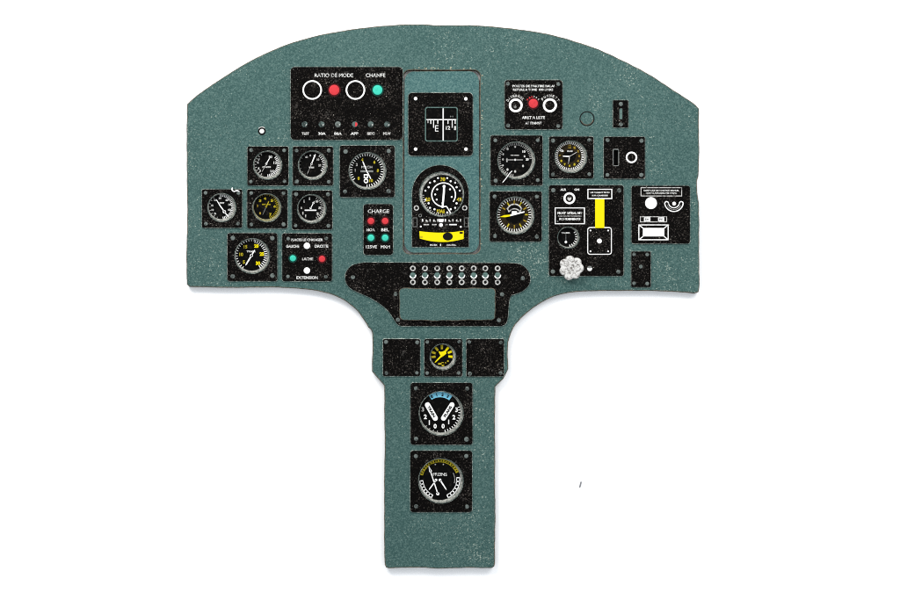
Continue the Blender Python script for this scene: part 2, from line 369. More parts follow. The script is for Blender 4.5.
# --- six dials on the left
def face_a(m, x, y, r, z):
    ticks(m, x, y, r, -85, 40, 15, 2.6, 0.95, z, 'white'); ticks(m, x, y, r - .2, 120, 240, 9, 1.9, 0.9, z, 'soft')
    numerals(m, x, y, r * 0.68, [(65, '10'), (12, '12'), (-52, '14')], 2.6, z, 'white', 3.4)
    numerals(m, x, y, r * 0.74, [(168, '6'), (150, '7'), (205, '4'), (222, '3')], 2.3, z, 'white', 1.6)
    m.text('PRESS', x - 0.3, y + 2.6, 8.4, 1.5, z, 'white', 0, .05)
    return [[hand(x - 0.6, y - .6, 60, 9.5, 0.5, .9, .6), hand(x - .6, y - .6, 242, 9, 0, .5, .4, 'soft'), octo(x - 0.6, y - 0.6, 1.0)]]
gauge('a', 'small square gauge with white dial, left one of the top pair under the radio plate', face_a)
def face_b(m, x, y, r, z):
    ticks(m, x, y, r, -32, 48, 9, 2.2, 0.9, z, 'white'); ticks(m, x, y, r, 130, 235, 7, 1.5, .6, z, 'grey')
    numerals(m, x, y, r * 0.72, [(125, '60'), (100, '8'), (76, '9')], 2.0, z, 'white', None)
    numerals(m, x, y, r * 0.62, [(38, '10'), (-6, '20')], 2.2, z, 'soft', None)
    m.text('VITESSE', x - 0.4, y + 3.0, 5.2, 1.5, z, 'white', 0, .06)
    return [[hand(x - .4, y - .4, 68, 11, 0, .9, 1.3), hand(x - .4, y - .4, 247, 11.5, 0, .55, .35, 'soft'), octo(x - .4, y - .4, 1.0)]]
gauge('b', 'small square gauge with its hand pointing up right, right one of the top pair', face_b)
def face_c(m, x, y, r, z):
    ticks(m, x, y, r, -80, 95, 24, 2.3, 0.8, z, 'white'); ticks(m, x, y, r, 130, 250, 8, 1.6, .7, z, 'soft')
    numerals(m, x, y, r * 0.70, [(98, '30'), (50, '40'), (14, '50'), (-20, '60')], 2.0, z, 'white', 2.9)
    numerals(m, x, y, r * 0.74, [(134, '20'), (172, '15'), (200, '10'), (228, '5')], 1.9, z, 'white', 2.2)
    m.text('TEMP', x + 0.6, y - 3.8, 5.0, 1.5, z, 'white', 0, .06)
    return [[hand(x - .6, y - .4, 122, 8.5, 0, 1.0, .7), hand(x - .6, y - .4, -54, 13.5, 0, 1.0, 1.0), octo(x + 3.2, y + 5.0, 1.6)]]
gauge('c', 'small square gauge at far left with its white hand slanting down right', face_c)
def face_d(m, x, y, r, z):
    ticks(m, x, y, r, -70, 40, 13, 2.3, 0.85, z, 'gold'); ticks(m, x, y, r, 50, 120, 7, 1.3, .6, z, 'amber')
    numerals(m, x, y, r * 0.70, [(98, '4'), (134, '3'), (48, '5'), (4, '6'), (-60, '7')], 2.7, z, 'gold', 2.6)
    numerals(m, x, y, r * 0.70, [(226, '1'), (172, '2')], 2.4, z, 'amber', 1.6)
    m.text('OXYGENE', x + 0.1, y - 2.6, 8.4, 1.3, z, 'gold', 0, .05)
    return [[hand(x + .1, y - .1, 64, 6.5, 0, .9, .7, 'gold'), hand(x + .1, y - .1, 246, 8.8, 0, .5, .4, 'grey'), octo(x + .1, y - .1, 1.0, 'gold')]]
gauge('d', 'small square gauge with dull yellow figures, middle of the left row', face_d, 'wally')
def face_e(m, x, y, r, z):
    ticks(m, x, y, r, -60, 60, 13, 2.4, .95, z, 'soft')
    for a, h in ((98, 3), (135, 2.8), (180, 2.0), (213, 2.8), (237, 2.6)):
        p = pol(x, y, r * .76, a); m.text('I', p[0], p[1], 1.1, h, z, 'soft', 0, .05)
    numerals(m, x, y, r * .70, [(48, '10'), (0, '5'), (-40, '2')], 2.4, z, 'soft', 2.6)
    m.rect(x - 6.2, y + 1.7, x + 5.6, y + 2.9, z, 'white')
    return [[hand(x - .2, y + .3, 62, 8.2, 0, .7, .6), octo(x - .2, y + .2, .95), octo(x + 2.6, y - 5.0, 1.0)]]
gauge('e', 'small square gauge with a thick white bar across its dial', face_e)
def face_f(m, x, y, r, z):
    ticks(m, x, y, r, -55, 75, 16, 3.0, 1.0, z, 'white', None); ticks(m, x, y, r, 80, 235, 16, 1.7, .95, z, 'white')
    numerals(m, x, y, r * 0.66, [(62, '20'), (6, '25'), (-52, '30')], 3.7, z, 'yellow', 4.4, .05)
    numerals(m, x, y, r * 0.66, [(126, '15'), (176, '10'), (222, '5')], 3.4, z, 'gold', None, .03)
    m.text('TRAIN', x - 0.6, y - 3.6, 8.6, 1.8, z, 'white', 0, .06)
    return [[hand(x - .1, y + .6, 60, 7, 0, 1.3, .9), hand(x - .1, y + .6, 239, 11.5, 0, 1.5, 1.2), octo(x - .1, y + .5, 1.5)]]
gauge('f', 'larger square gauge with bright yellow figures at the lower left', face_f, cr=2.8, si=5.6, sr=2.3)
def face_g(m, x, y, r, z):
    ticks(m, x, y, r, -88, 215, 34, 2.4, 0.9, z, 'white')
    numerals(m, x, y, r * 0.68, [(112, '4'), (46, '6'), (-2, '8'), (-66, '10'), (226, '0')], 3.2, z, 'gold', None, .04)
    numerals(m, x, y, r * 0.68, [(150, '2'), (180, '1')], 2.8, z, 'soft', None, .02)
    m.text('MACH', x + 0.3, y - 3.2, 10.5, 2.4, z, 'white', 0, .02); m.rect(x - 6, y + .1, x + 6.6, y + 2.0, z, 'grey')
    m.frame(x - 2.7, y + 4.0, x + 1.6, y + 8.0, 1.0, z, 'white'); m.ring(x - .5, y + 10.7, 2.3, 1.2, z, 'white')
    return [[hand(x + .1, y + .6, 112, 10.5, 0, .9, 1.0), hand(x + .1, y + .6, -62, 9.6, 0, 1.0, 1.1)]]
gauge('g', 'large square gauge with yellow figures and a small counter window beside the blue centre plate', face_g, cr=2.8, si=6.2, sr=2.2)

# --- three dials on the right
def face_r1(m, x, y, r, z):
    ticks(m, x, y, r, 5, 140, 21, 2.3, 0.8, z, 'soft'); ticks(m, x, y, r, 150, 262, 16, 2.2, 1.0, z, 'soft')
    for a, rr, q in ((90, .78, .95), (125, .78, 1.0), (155, .78, .9), (178, .72, .9), (205, .80, .8), (232, .74, 1.1), (-38, .60, 1.0), (-90, .70, 1.1), (20, .6, .9)):
        p = pol(x, y, r * rr, a); m.disc(*p, q, z, 'soft', 9, q * 1.25)
    numerals(m, x, y, r * .72, [(43, '10'), (2, '20')], 2.4, z, 'white', 3.0, .08)
    m.rect(x - 4.6, y - 4.9, x + 4.2, y - 4.1, z, 'soft'); m.rect(x - 8.8, y - 1.6, x - 7.6, y + 2.2, z, 'soft')
    return [[([(x - 9, y - .15), (x + 7.8, y - .15), (x + 7.8, y + .45), (x - 9, y + .45)], 'soft'), octo(x, y + .1, 1.0)]]
gauge('r1', 'large square gauge with a level hand and pale lower right rim', face_r1, si=5.6)
def face_r2(m, x, y, r, z):
    m.ring(x, y, r * .98, r * .45, z - .05, 'brown')
    ticks(m, x, y, r, 0, 354, 44, 2.3, 0.95, z, 'white')
    for i in range(12):
        a = 90 - 30 * i; p = pol(x, y, r * .68, a)
        if i == 0: m.text('12', *p, 2.6, 3.6, z, 'amber', 0, .05)
        elif i in (10, 11): continue
        else: m.text(str(i), *p, 1.9, 2.4, z, 'gold' if i in (5, 6, 7, 8) else 'amber', 0, .08)
    m.text('HEURE', x + .2, y - 4.9, 5.6, 1.5, z, 'white', 0, .06)
    p = pol(x, y, r * .72, 146); m.text('0', *p, 5.4, 2.4, z, 'white', -22, .16)  # stretched glyph serves as a painted white highlight on the dial
    return [[hand(x, y + .4, 178, 7.2, 0, 1.1, .9)], [hand(x, y + .4, 31, 9.4, 0, .6, .5, 'soft')], [hand(x - .2, y + .4, 262, 7.6, 0, .9, .7, 'soft')]]
gauge('r2', 'square clock with amber figures and three white hands', face_r2, 'wall')
def face_r3(m, x, y, r, z):
    m.ring(x, y, r * .98, r * .55, z - .05, 'brown')
    ticks(m, x, y, r, 0, 351, 40, 2.6, 0.95, z, 'white')
    for i in range(12):
        a = 90 - 30 * i
        if i in (8, 9): continue
        p, q = pol(x, y, r * .84, a), pol(x, y, r * .62, a); m.line(*p, *q, 1.3, z + .05, 'gold' if i % 2 else 'amber')
    m.ring(x + .2, y - 3.0, 8.2, 6.9, z, 'soft', 25, 155); m.ring(x + .2, y + .5, 6.9, 5.8, z, 'soft', 38, 142)
    m.line(x - 7.2, y - 6.6, x - 5.2, y - 2.6, 1.1, z, 'soft'); m.line(x + 7.6, y - 6.6, x + 5.4, y - 2.6, 1.1, z, 'soft')
    m.rect(x - 2.4, y - 3.4, x + 2.6, y - .9, z, 'white')
    return [[([(x - 14.8, y + 2.4), (x - 10, y + .5), (x - 4, y + .0), (x - 4, y + 1.6), (x - 9, y + 2.6)], 'yellow'), ([(x - 4, y - .3), (x + 10, y - 3.4), (x + 10.2, y - 2.2), (x - 4, y + 1.6)], 'white')]]
gauge('r3', 'large square gauge with a yellow and white hand below an arched window', face_r3, si=5.6)

# --- dials of the stem
def face_y(m, x, y, r, z):
    for i, a in enumerate((90, 52, 24, -6, -42, -84, -62, 188, 160, 128)):
        if i in (4, 6): p = pol(x, y, r * .72, a); m.disc(*p, .9, z, 'gold', 8); continue
        p, q = pol(x, y, r * .96, a), pol(x, y, r * .58, a)
        m.line(*p, *q, 2.4, z, 'yellow' if i in (2, 3, 1) else 'gold', 2.0)
    m.poly([(x - 3.6, y - 4.6), (x - 1, y - 3.8), (x + 1.4, y - 4.4), (x + 4.2, y - 6.0), (x + 4.4, y - 2), (x + 1.6, y + .2), (x - .4, y + 1.8), (x - 1.6, y - .4)], z + .05, 'yellow')
    m.rect(x - 3.8, y + 7.2, x + 1.8, y + 9.0, z, 'gold')
    return [[hand(x + .4, y - .8, 226, 11, 0, 1.7, 1.1, 'yellow')]]
gauge('y', 'small square gauge full of bright yellow marks between two blank black plates', face_y, 'wall', si=3.6)
def face_b1(m, x, y, r, z):
    m.ring(x, y, r * 1.0, r * .74, z, 'blue', 53, 124)
    for a, s in ((118, '0'), (101, '1'), (82, '2'), (64, '3')): p = pol(x, y, r * .87, a); m.text(s, *p, None, 3.2, z + .08, 'black', a - 90, .06)
    ticks(m, x, y, r, -75, 15, 12, 2.0, .95, z, 'white'); ticks(m, x, y, r, 225, 262, 4, 1.6, .9, z, 'soft')
    for dx, dy, s, k in ((-18.6, -3.4, '3', 'soft'), (-16.0, 4.0, '2', 'white'), (-12.0, 9.8, '1', 'white'), (-6.2, 13.4, '0', 'white'), (1.8, 13.4, '0', 'white'), (7.4, 9.2, '1', 'white'), (12.6, 4.4, '2', 'white'), (15.2, -3.0, '3', 'white')):
        m.text(s, x + dx + 1.2, y + dy + .6, None, 4.6, z, k, 0, .03)
    def cap(x0, y0, x1, y1, w):
        d = math.hypot(x1 - x0, y1 - y0); a = math.atan2(y1 - y0, x1 - x0); P = []
        for i in range(9): q = a + math.pi / 2 + math.pi * i / 8; P.append((x0 + w / 2 * math.cos(q), y0 + w / 2 * math.sin(q)))
        for i in range(9): q = a - math.pi / 2 + math.pi * i / 8; P.append((x1 + w / 2 * math.cos(q), y1 + w / 2 * math.sin(q)))
        return P
    ax, ay, bx, by = x - 12.6, y - 7.4, x - 4.9, y + 6.0; cx, cy, dx, dy = x + 11.9, y - 7.4, x + 3.4, y + 6.0
    m.text('TRAIN', (ax + bx) / 2, (ay + by) / 2, 12.6, 2.9, z + .75, 'black', -60, .05)
    m.text('PLANS', (cx + dx) / 2, (cy + dy) / 2, 12.6, 2.9, z + .75, 'black', 58, .05)
    return [[(cap(ax, ay, bx, by, 5.2), 'white')], [(cap(cx, cy, dx, dy, 5.0), 'white')]]
gauge('b1', 'big square gauge with a sky blue arc and two white capsule pointers', face_b1, cr=3.2, si=6.2, sr=2.3)
def face_b2(m, x, y, r, z):
    m.ring(x, y, r, r - .7, z, 'gold', 22, 166); m.ring(x, y, r - 2.6, r - 3.2, z, 'gold', 22, 166)
    for i in range(19):
        a = 24 + 7.8 * i; p, q = pol(x, y, r - .6, a), pol(x, y, r - 2.8, a); m.line(*p, *q, 1.5, z, 'gold')
    for a0, a1 in ((184, 245), (-65, 6)):
        m.ring(x, y, r - .2, r - 1.0, z, 'white', a0, a1); m.ring(x, y, r - 3.4, r - 4.0, z, 'white', a0, a1)
        for i in range(7):
            a = a0 + (a1 - a0) * i / 6; p, q = pol(x, y, r - .5, a), pol(x, y, r - 3.8, a); m.line(*p, *q, 1.0, z, 'white')
    m.ring(x, y, r - 5.4, r - 5.9, z, 'soft', -14, 26); m.text('FREINS', x + .2, y - 5.2, 14, 3.2, z, 'white', 0, .03)
    m.disc(x - 4.5, y - 15.2, .7, z, 'soft', 8); m.disc(x + 3.5, y - 15.2, .7, z, 'soft', 8)
    A = (x - 10.7, y - 12.6); B = (x - 2.0, y + 14.2); d = math.degrees(math.atan2(-(B[1] - A[1]), B[0] - A[0])); L = math.hypot(B[0] - A[0], B[1] - A[1])
    def bar(x0, y0, x1, y1, w): q = math.hypot(x1 - x0, y1 - y0); return hand(x0, y0, math.degrees(math.atan2(-(y1 - y0), x1 - x0)), q, 0, w, w * .8)
    return [[bar(B[0], B[1], A[0], A[1], 1.1), ([(A[0] - .6, A[1] - 1.6), (A[0] + 2.9, A[1] + 4.2), (A[0] + .2, A[1] + 5.0)], 'white'), octo(*B, 1.6)],
            [bar(x - 3.8, y + .6, x - 11, y + 10.4, 1.2), octo(x - 3.8, y + .4, 1.3)], [bar(x + .4, y + .6, x + 6.8, y + 10.4, 1.4), octo(x + .2, y + .4, 1.4)]]
gauge('b2', 'lowest big square gauge with a yellow dashed arc and crossing white hands', face_b2, cr=3.2, si=6.0, sr=2.3)

# --- lamps
def lamp(x, y, r, mat, parent, halo=None, name='lamp', h=0.9):
    m = MB()
    if halo: m.disc(x, y, r + 1.4, Z1, halo, 24)
    m.dome(x, y, r, PP + (0.12 if halo else -.05), h, mat, 24)
    return m.build(name, parent)

# --- mode plate with two rings, upper left
rect = (290.2, 66.5, 403.3, 140.3)
m = MB(); m.slab(rrect(*rect, 4.6), [], PT - .3, PP, .45, 'ink', 'pedge')
for x in (312.3, 355.5): m.ring(x, 90, 9.7, 8.2, Z1, 'white', n=48)
m.text('RATIO DE MODE', 334, 75.3, 38.6, 3.7, Z1, 'white', 0, .03); m.text('CHANFE', 375.6, 75.3, 19.5, 3.7, Z1, 'white', 0, .03)
for x, s in ((305.5, 'TEST'), (322, '30A'), (338, '80A'), (354.5, 'APP'), (371, 'SEC'), (387, 'MLW')): m.text(s, x, 133.6, 7.6, 2.7, Z1, 'white' if s in ('30A', '80A', 'APP') else 'soft', 0, .05)
o = m.build('mode_selector', panel, label='widest black plate, with two white rings, a red lamp and a green lamp')
lamp(334.3, 90.1, 5.2, 'red', o, 'dimred'); lamp(377.6, 90.1, 4.9, 'green', o, 'dimgreen')
for x, k in ((304.8, 'dull'), (321.7, 'dull'), (338, 'screw'), (355, 'dull'), (370.8, 'dull'), (387.2, 'dull')):
    q = MB(); q.dome(x, 124.4, 3.0, PP - .05, .8, k, 20)
    if x == 355: q.poly([(x + .6, 122.2), (x + 2.0, 122.8), (x + 2.7, 124.6), (x + 1.6, 126.4), (x + .0, 126.7), (x + .3, 124)], PP + 1.0, 'red')
    else: q.poly([(x + 1.5, 124.2), (x + 2.4, 124.4), (x + 1.7, 125.8), (x + .7, 126.0)], PP + 1.0, 'soft')  # small pale glint painted on each lens
    q.build('indicator_light', o)

# --- gear position plate, lower left
rect = (281.8, 232.8, 332.6, 281.7)
m = MB(); m.slab(rrect(*rect, 2.6), [], PT - .3, PP, .45, 'ink', 'pedge')
m.text('PLACES LE CHANGER', 307, 239.8, 32, 2.5, Z1, 'white', 0, .05); m.text('GAUCHE', 292.7, 246.3, 13, 2.9, Z1, 'white', 0, .05)
m.text('DROITE', 321.5, 246.2, 13.6, 2.9, Z1, 'white', 0, .05); m.text('LACHE', 307.8, 258.9, 11, 2.9, Z1, 'soft', 0, .04); m.text('EXTENSION', 307.3, 277.6, 21.6, 2.9, Z1, 'white', 0, .05)
o = m.build('position_indicator', panel, label='square black plate with green, red and two white lamps')
lamp(307, 245.8, 3.2, 'white', o); lamp(293, 258.3, 3.1, 'green', o, 'dimgreen'); lamp(322.1, 259, 3.2, 'red', o, 'dimred'); lamp(307, 270.6, 3.2, 'white', o)
for x, y in ((288.3, 238.7), (326.4, 238.5), (288, 276.5), (325.9, 276.8)): screw(x, y, PP, o, 1.8)

# --- charge plate
rect = (363, 203.6, 393.5, 255.4)
m = MB(); m.slab(rrect(*rect, 3.6), [], PT - .3, PP, .45, 'ink', 'pedge')
m.text('CHARGE', 378.6, 211.2, 21.4, 3.7, Z1, 'white', 0, .03)
for s, x, y, w in (('NOA', 370.7, 229.8, 8.4), ('BEL', 385.2, 229.8, 7.8), ('125VE', 371.4, 246.8, 11), ('MXM', 385.4, 246.9, 9)): m.text(s, x, y, w, 3, Z1, 'white', 0, .04)
o = m.build('charge_indicator', panel, label='narrow black plate with two red lamps above two green lamps')
for x in (371, 385.2): lamp(x, 221.1, 3.3, 'red', o, 'dimred'); lamp(x, 237.8, 3.3, 'green', o, 'dimgreen')

# --- blue centre plate with compass and attitude instrument
m = MB(); m.slab(wobble(rrect(404.1, 70.9, 479.3, 252.9, 10.2), 2.5, .15, 5), [], 2, PT - 0.05, .35, 'blue_teal', 'edge')
m.build('centre_plate', panel, label='smoother blue-teal rounded plate let into the middle of the board')
rect = (407.8, 92.3, 473.2, 156.4)
m = MB(); m.slab(rrect(*rect, 4.5), [rrect(425.6, 107.6, 457.2, 141, 1.8)], PT - .5, PP, .45, 'ink', 'pedge')
o = m.build('compass', panel, label='square black compass plate with white screws and a cross in its window')
q = MB(); q.slab(rrect(425.0, 107.0, 457.8, 141.6, 2.3), [rrect(426.1, 108.1, 456.7, 140.5, 1.6)], PP - .6, PP + .35, .2, 'lens', 'lens'); q.build('window_frame', o)
q = MB(); z = PT + .12; q.rect(425.2, 107.2, 457.6, 141.4, z, 'dial'); z += .12
q.rect(426.2, 119.1, 456.4, 120.0, z, 'white')
for x, l in ((428, 3.6), (430.8, 4.4), (433.6, 8.2), (437.8, 4.4), (448, 4.4), (452.2, 8.2), (455.2, 4.4)): q.rect(x - .42, 120.0, x + .42, 119.4 + l, z, 'white' if l > 4 else 'soft')
q.text('E', 436.8, 128.3, 3.4, 6.0, z, 'white', 0, -.01); q.text('12', 448, 127.8, 4.2, 4, z, 'white', 0, .05); q.text('1', 455, 128, 1.8, 4, z, 'white', 0, .05); q.text('N', 451.6, 116.4, 3, 1.4, z, 'grey', 0, .03)
q.build('compass_card', o)
q = MB(); q.prism([(442.65, 108.2), (443.75, 108.2), (443.75, 140.4), (442.65, 140.4)], PT + .4, PT + .8, 'white'); q.build('lubber_line', o)
for x, y in ((415.6, 98.7), (465.8, 98.9), (415.6, 149.2), (466, 149.2)): screw(x, y, PP, o, 1.75, 'white')

arch = [(411.6, 247.4)] + [pol(440.4, 193.4, 28.7, 180 - 180 * i / 24) for i in range(25)] + [(469.1, 247.4)]
m = MB(); m.slab(arch, [circ(441.6, 194.3, 22)], PT - .5, PP, .45, 'ink', 'pedge')
for sx in (1, -1):
    cx = 440.6 + sx * 25.6; m.frame(cx - 2.2, 217.6, cx + 2.2, 227, .5, Z1, 'grey')
for x, y in ((416.4, 208), (464.7, 208)): m.ring(x, y, 2.6, 1.6, Z1, 'soft')
for i in range(11):
    x = 422.4 + 3.8 * i
    m.rect(x - .5, 219.0 + (i % 2) * .6, x + .7, 221.6, Z1, 'soft' if i % 3 else 'white'); m.rect(x - .2, 220.8, x + 2.0, 221.8, Z1 + .03, 'soft') if i % 2 else None
for x, w, k in ((426.3, 5.4, 'soft'), (434.4, 4.6, 'soft'), (446.8, 2, 'grey'), (453, 7.5, 'white')): m.rect(x - w / 2, 224.0, x + w / 2, 225.2, Z1, k)
m.poly([(438.4, 219.2), (443.8, 219.2), (443, 222.2), (439.2, 222.2)], Z2, 'white'); m.disc(441, 225, 1.9, Z2, 'white', 12)
m.disc(420.8, 226.6, .9, Z1, 'white', 8); m.disc(460.8, 226.8, 1, Z1, 'white', 8); m.ring(420.2, 215.6, 1.6, 1.1, Z1, 'grey')
m.text('INDEX', 433.6, 245, 7.4, 1.7, Z1, 'white', 0, .06); m.text('I', 440.6, 245, 1.1, 2.2, Z1, 'white', 0, .06); m.text('INCIDL', 451.4, 245, 10, 1.7, Z1, 'soft', 0, .06)
o = m.build('attitude_indicator', panel, label='arch-topped black instrument with a round dial over a yellow bar')
x, y, r = bezel(441.6, 194.3, 22, o, 'wall', (1.0, 0.9), PT - .1, 1.8)
q = MB(); z = PT + .02; q.disc(x, y, r + .25, z, 'dial', 48); z += .1
for i in range(24):
    a = 90 - 15 * i; p = pol(x, y, r * .88 if i % 2 else r * .80, a)
    if i % 6: q.disc(*p, .95 if i % 2 else 1.05, z, 'white', 8)
ticks(q, x, y, r, 180, 290, 18, 1.7, .7, z, 'soft'); ticks(q, x, y, r, -60, 60, 12, 1.2, .5, z, 'grey')
for dx, dy, s in ((0.2, -16, '30'), (-14.8, 4.2, '20'), (16.6, 4.2, '40'), (-1.8, 16, 'KIAS')): q.text(s, x + dx, y + dy, 4.9 if len(s) == 2 else 8, 3.9, z, 'gold', 0, .05)
q.ring(x + 1, y - .5, 12.4, 11.3, z, 'white', -36, 284, 60); q.line(*pol(x + 1, y - .5, 11.9, 284), 450.9, 213.4, 1.0, z, 'white')
for a in (140, 178, 215, 40, 345, 262): q.disc(*pol(x + 1, y - .5, 8.4, a), .95, z, 'white', 8)
q.build('dial_face', o)
q = MB(); q.prism([(443.2, 185.8), (445.0, 185.8), (444.9, 192), (443.4, 207.8), (441.6, 207.8), (442.9, 192)], z + .2, z + .6, 'white'); q.prism(circ(444.1, 186.4, 1.5, 12), z + .2, z + .62, 'white'); q.build('needle', o)
up = smooth([(419.3, 231.2), (430, 232.3), (441, 232.7), (452, 232.2), (463.8, 230.8)], 4); dn = smooth([(419.9, 238.6), (430, 241), (441, 242), (452, 241.4), (463.6, 239)], 4)
q = MB(); q.prism(up + dn[::-1], PP + .02, PP + .4, 'yellow'); q.disc(447.8, 236.5, 5.0, PP + .5, 'black', 24, 4.0); q.rect(459.6, 231.9, 462.8, 233.8, PP + .5, 'brown'); q.disc(421.4, 237.0, 1.5, PP + .5, 'gold', 10, 1)
q.build('slip_bar', o)

# --- upper right plate with two rings and a red lamp
rect = (504.2, 79.6, 562.8, 129.8)
m = MB(); m.slab(rrect(*rect, 3.4), [], PT - .3, PP, .45, 'ink', 'pedge')
m.text('PORTES DE PARTIRE BALAI', 533.4, 86.1, 42, 2.3, Z1, 'white', 0, .05); m.text('RETURE A TONE  000 LINKS', 533, 89.7, 40, 2.3, Z1, 'white', 0, .05)
m.ring(515.7, 105.4, 6.9, 4.7, Z1, 'white', n=40); m.ring(549.8, 105.3, 7, 4.8, Z1, 'white', n=40)
m.disc(515.2, 107.0, 1.3, Z1, 'grey', 10)
m.arctext('DAVERNEL', 515.7, 105.4, 9.5, 148, 40, 2.6, Z1, 'soft'); m.arctext('FUMNETT', 549.8, 105.3, 9.6, 140, 32, 2.6, Z1, 'soft')
m.arctext('FIN', 533.2, 103.8, 6.8, 142, 100, 2.0, Z1, 'red'); m.arctext('CRS', 533.2, 103.8, 6.8, 82, 40, 2.0, Z1, 'soft')
m.text('ARRT A LISTE', 533.4, 117.6, 23, 2.9, Z1, 'white', 0, .05); m.text('AT TRANNT', 533.4, 123.1, 16.4, 2.5, Z1, 'white', 0, .05)
o = m.build('firing_selector', panel, label='black plate at upper right with a red lamp between two white rings')
lamp(533.2, 103.5, 4.6, 'red', o, 'dimred')
for x, y in ((508, 83.8), (558.3, 84.1), (508, 125.6), (558.2, 126)): screw(x, y, PP, o, 2.0)

# --- small slot plate and switch plate
rect = (612.4, 99.8, 628.6, 128)
m = MB(); m.slab(rrect(*rect, 1.2), [], PT - .3, PP, .4, 'ink', 'pedge')
o = m.build('slot_plate', panel, label='small upright black plate with a grey slot between two screws')
q = MB(); q.slab(rrect(619.2, 108.4, 622.3, 119.4, .9), [], PP - .2, PP + .5, .3, 'lens', 'screw'); q.build('slider', o)
screw(620.7, 104.1, PP, o, 2.1); screw(620.7, 124.5, PP, o, 2.1)
rect = (603.2, 136.2, 645.3, 179.3)
slot = wobble(rrect(613.4, 149.6, 618.2, 165.4, 1.2), 1.5, .25, 21)
m = MB(); m.slab(rrect(*rect, 2.0), [slot], PT - .3, PP, .45, 'ink', 'pedge'); m.ring(631.4, 157.4, 5.7, 4.1, Z1, 'white', n=40)
o = m.build('switch_plate', panel, label='square black plate with a dark slot beside a white ring')
q = MB(); q.frame(612.7, 148.9, 618.9, 166.1, .7, Z1, 'grey', 1.4); q.rect(613.0, 149.2, 618.6, 165.8, PT - 6, 'black'); q.build('slot_opening', o)
corner_screws(rect, o, 4.3, 2.1)

# --- large control plate at right
rect = (548.3, 184.8, 624, 276.5)
m = MB(); m.slab(rrect(*rect, 2.8), [circ(568.3, 237.6, 10.6)], PT - .3, PP, .45, 'ink', 'pedge')
m.text('ALR', 563.2, 189.6, 6, 2.3, Z1, 'white', 0, .08); m.text('ON', 576.7, 189.6, 5, 2.3, Z1, 'white', 0, .08)
m.ring(569.3, 198.3, 5.9, 3.9, Z1, 'white', n=36); m.poly([(567.2, 197.6), (568.4, 197.2), (569.3, 198.2), (570.3, 197.2), (571.5, 197.7), (571.1, 199.4), (569.4, 201), (567.6, 199.6)], Z1, 'soft')
m.frame(554.7, 207.5, 584.8, 224.2, .85, Z1, 'white'); m.text('MORT  LITRAL NIT', 569.8, 213, 24.6, 2.4, Z1, 'white', 0, .09); m.text('POUR TOUTES MANOEUVRES', 569.8, 216.1, 23.5, 1.2, Z1, 'soft', 0, .02); m.text('FONDEMENTS', 569.8, 219.1, 21, 2.2, Z1, 'white', 0, .09); m.disc(557.6, 221.3, .7, Z1, 'grey', 8)
m.frame(587.4, 188.9, 612.1, 199.0, .85, Z1, 'white'); m.text('LES CHARGES TRAIN', 599.8, 192.5, 19, 1.5, Z1, 'white', 0, .07); m.text('SUR CHARGES', 599.8, 195.5, 16, 1.4, Z1, 'white', 0, .07)
m.frame(587.2, 227.1, 611.7, 254.7, .85, Z1, 'white', 2.8); m.rect(595, 199.02, 604.2, 228, Z2, 'yellow')
for x, y in ((590.4, 230.5), (608, 230.5), (590.4, 251.3), (608, 251.3)): m.disc(x, y, 0.85, Z1, 'white', 12)
m.disc(599.3, 241, 2.4, Z1, 'white', 20)
o = m.build('control_plate', panel, label='largest black plate at right with a yellow stripe, a small dial and a pale knob')
x, y, r = bezel(568.3, 237.6, 10.6, o, 'wall', (-.55, -.45), DZ, 1.0)
q = MB(); q.disc(x, y, r + .25, DZ, 'dial', 40); z = DZ + .12
ticks(q, x, y, r, -75, 35, 8, 1.9, 1.1, z, 'white'); q.text('TORR', x - 1.8, y - 4.4, 9.2, 1.5, z, 'white', 0, .08); q.build('dial_face', o)
q = MB(); q.prism([(x - 1.9, y - 3), (x - 1.5, y - 3), (x - 1.4, y + 5), (x - 2, y + 5)], z + .2, z + .5, 'grey'); q.prism(circ(x - 1.7, y + 4.8, 1.25, 12), z + .2, z + .55, 'white'); q.build('needle', o)
# seven-lobed cast knob
kx, ky = 571.0, 267.9; n = 84; q = MB(); vs = []; fs = []
def lobe(a): return 10.35 + 2.05 * abs(math.cos(3.5 * (a - math.radians(98)))) ** 0.85 + 0.3 * math.sin(3 * a + 1)
prof = [(1.0, PP - .1), (1.0, PP + 4.6), (.99, PP + 5.4), (.955, PP + 5.95), (.88, PP + 6.2), (.72, PP + 6.3), (.4, PP + 6.3), (.15, PP + 6.25)]
rk = random.Random(4)
for s, z in prof:
    for i in range(n):
        a = 2 * math.pi * i / n; rr = lobe(a) * s if s > .7 else (11.0 * s + (lobe(a) - 11.0) * s * s)
        vs.append((kx + rr * math.cos(a), ky - rr * math.sin(a), z + (rk.uniform(-.12, .12) if s < .95 else 0)))
for k in range(len(prof) - 1):
    for i in range(n): fs.append([k * n + i, k * n + (i + 1) % n, (k + 1) * n + (i + 1) % n, (k + 1) * n + i])
fs.append([(len(prof) - 1) * n + i for i in range(n)])
q.add(vs, fs, 'resin', True); q.build('knob', o)
q = MB(); q.ring(589.6, 268.6, 2.7, 0.2, PP + .06, 'grey', n=24); q.ring(589.6, 268.4, 2.4, .3, PP + .16, 'white', 170, 370, 16); q.build('stud', o)  # drawn flat, with its lit lower half painted white
for x, y in ((553.2, 190.3), (619, 190.5), (552.8, 271.6), (618.2, 271.8)): screw(x, y, PP, o, 2.2)

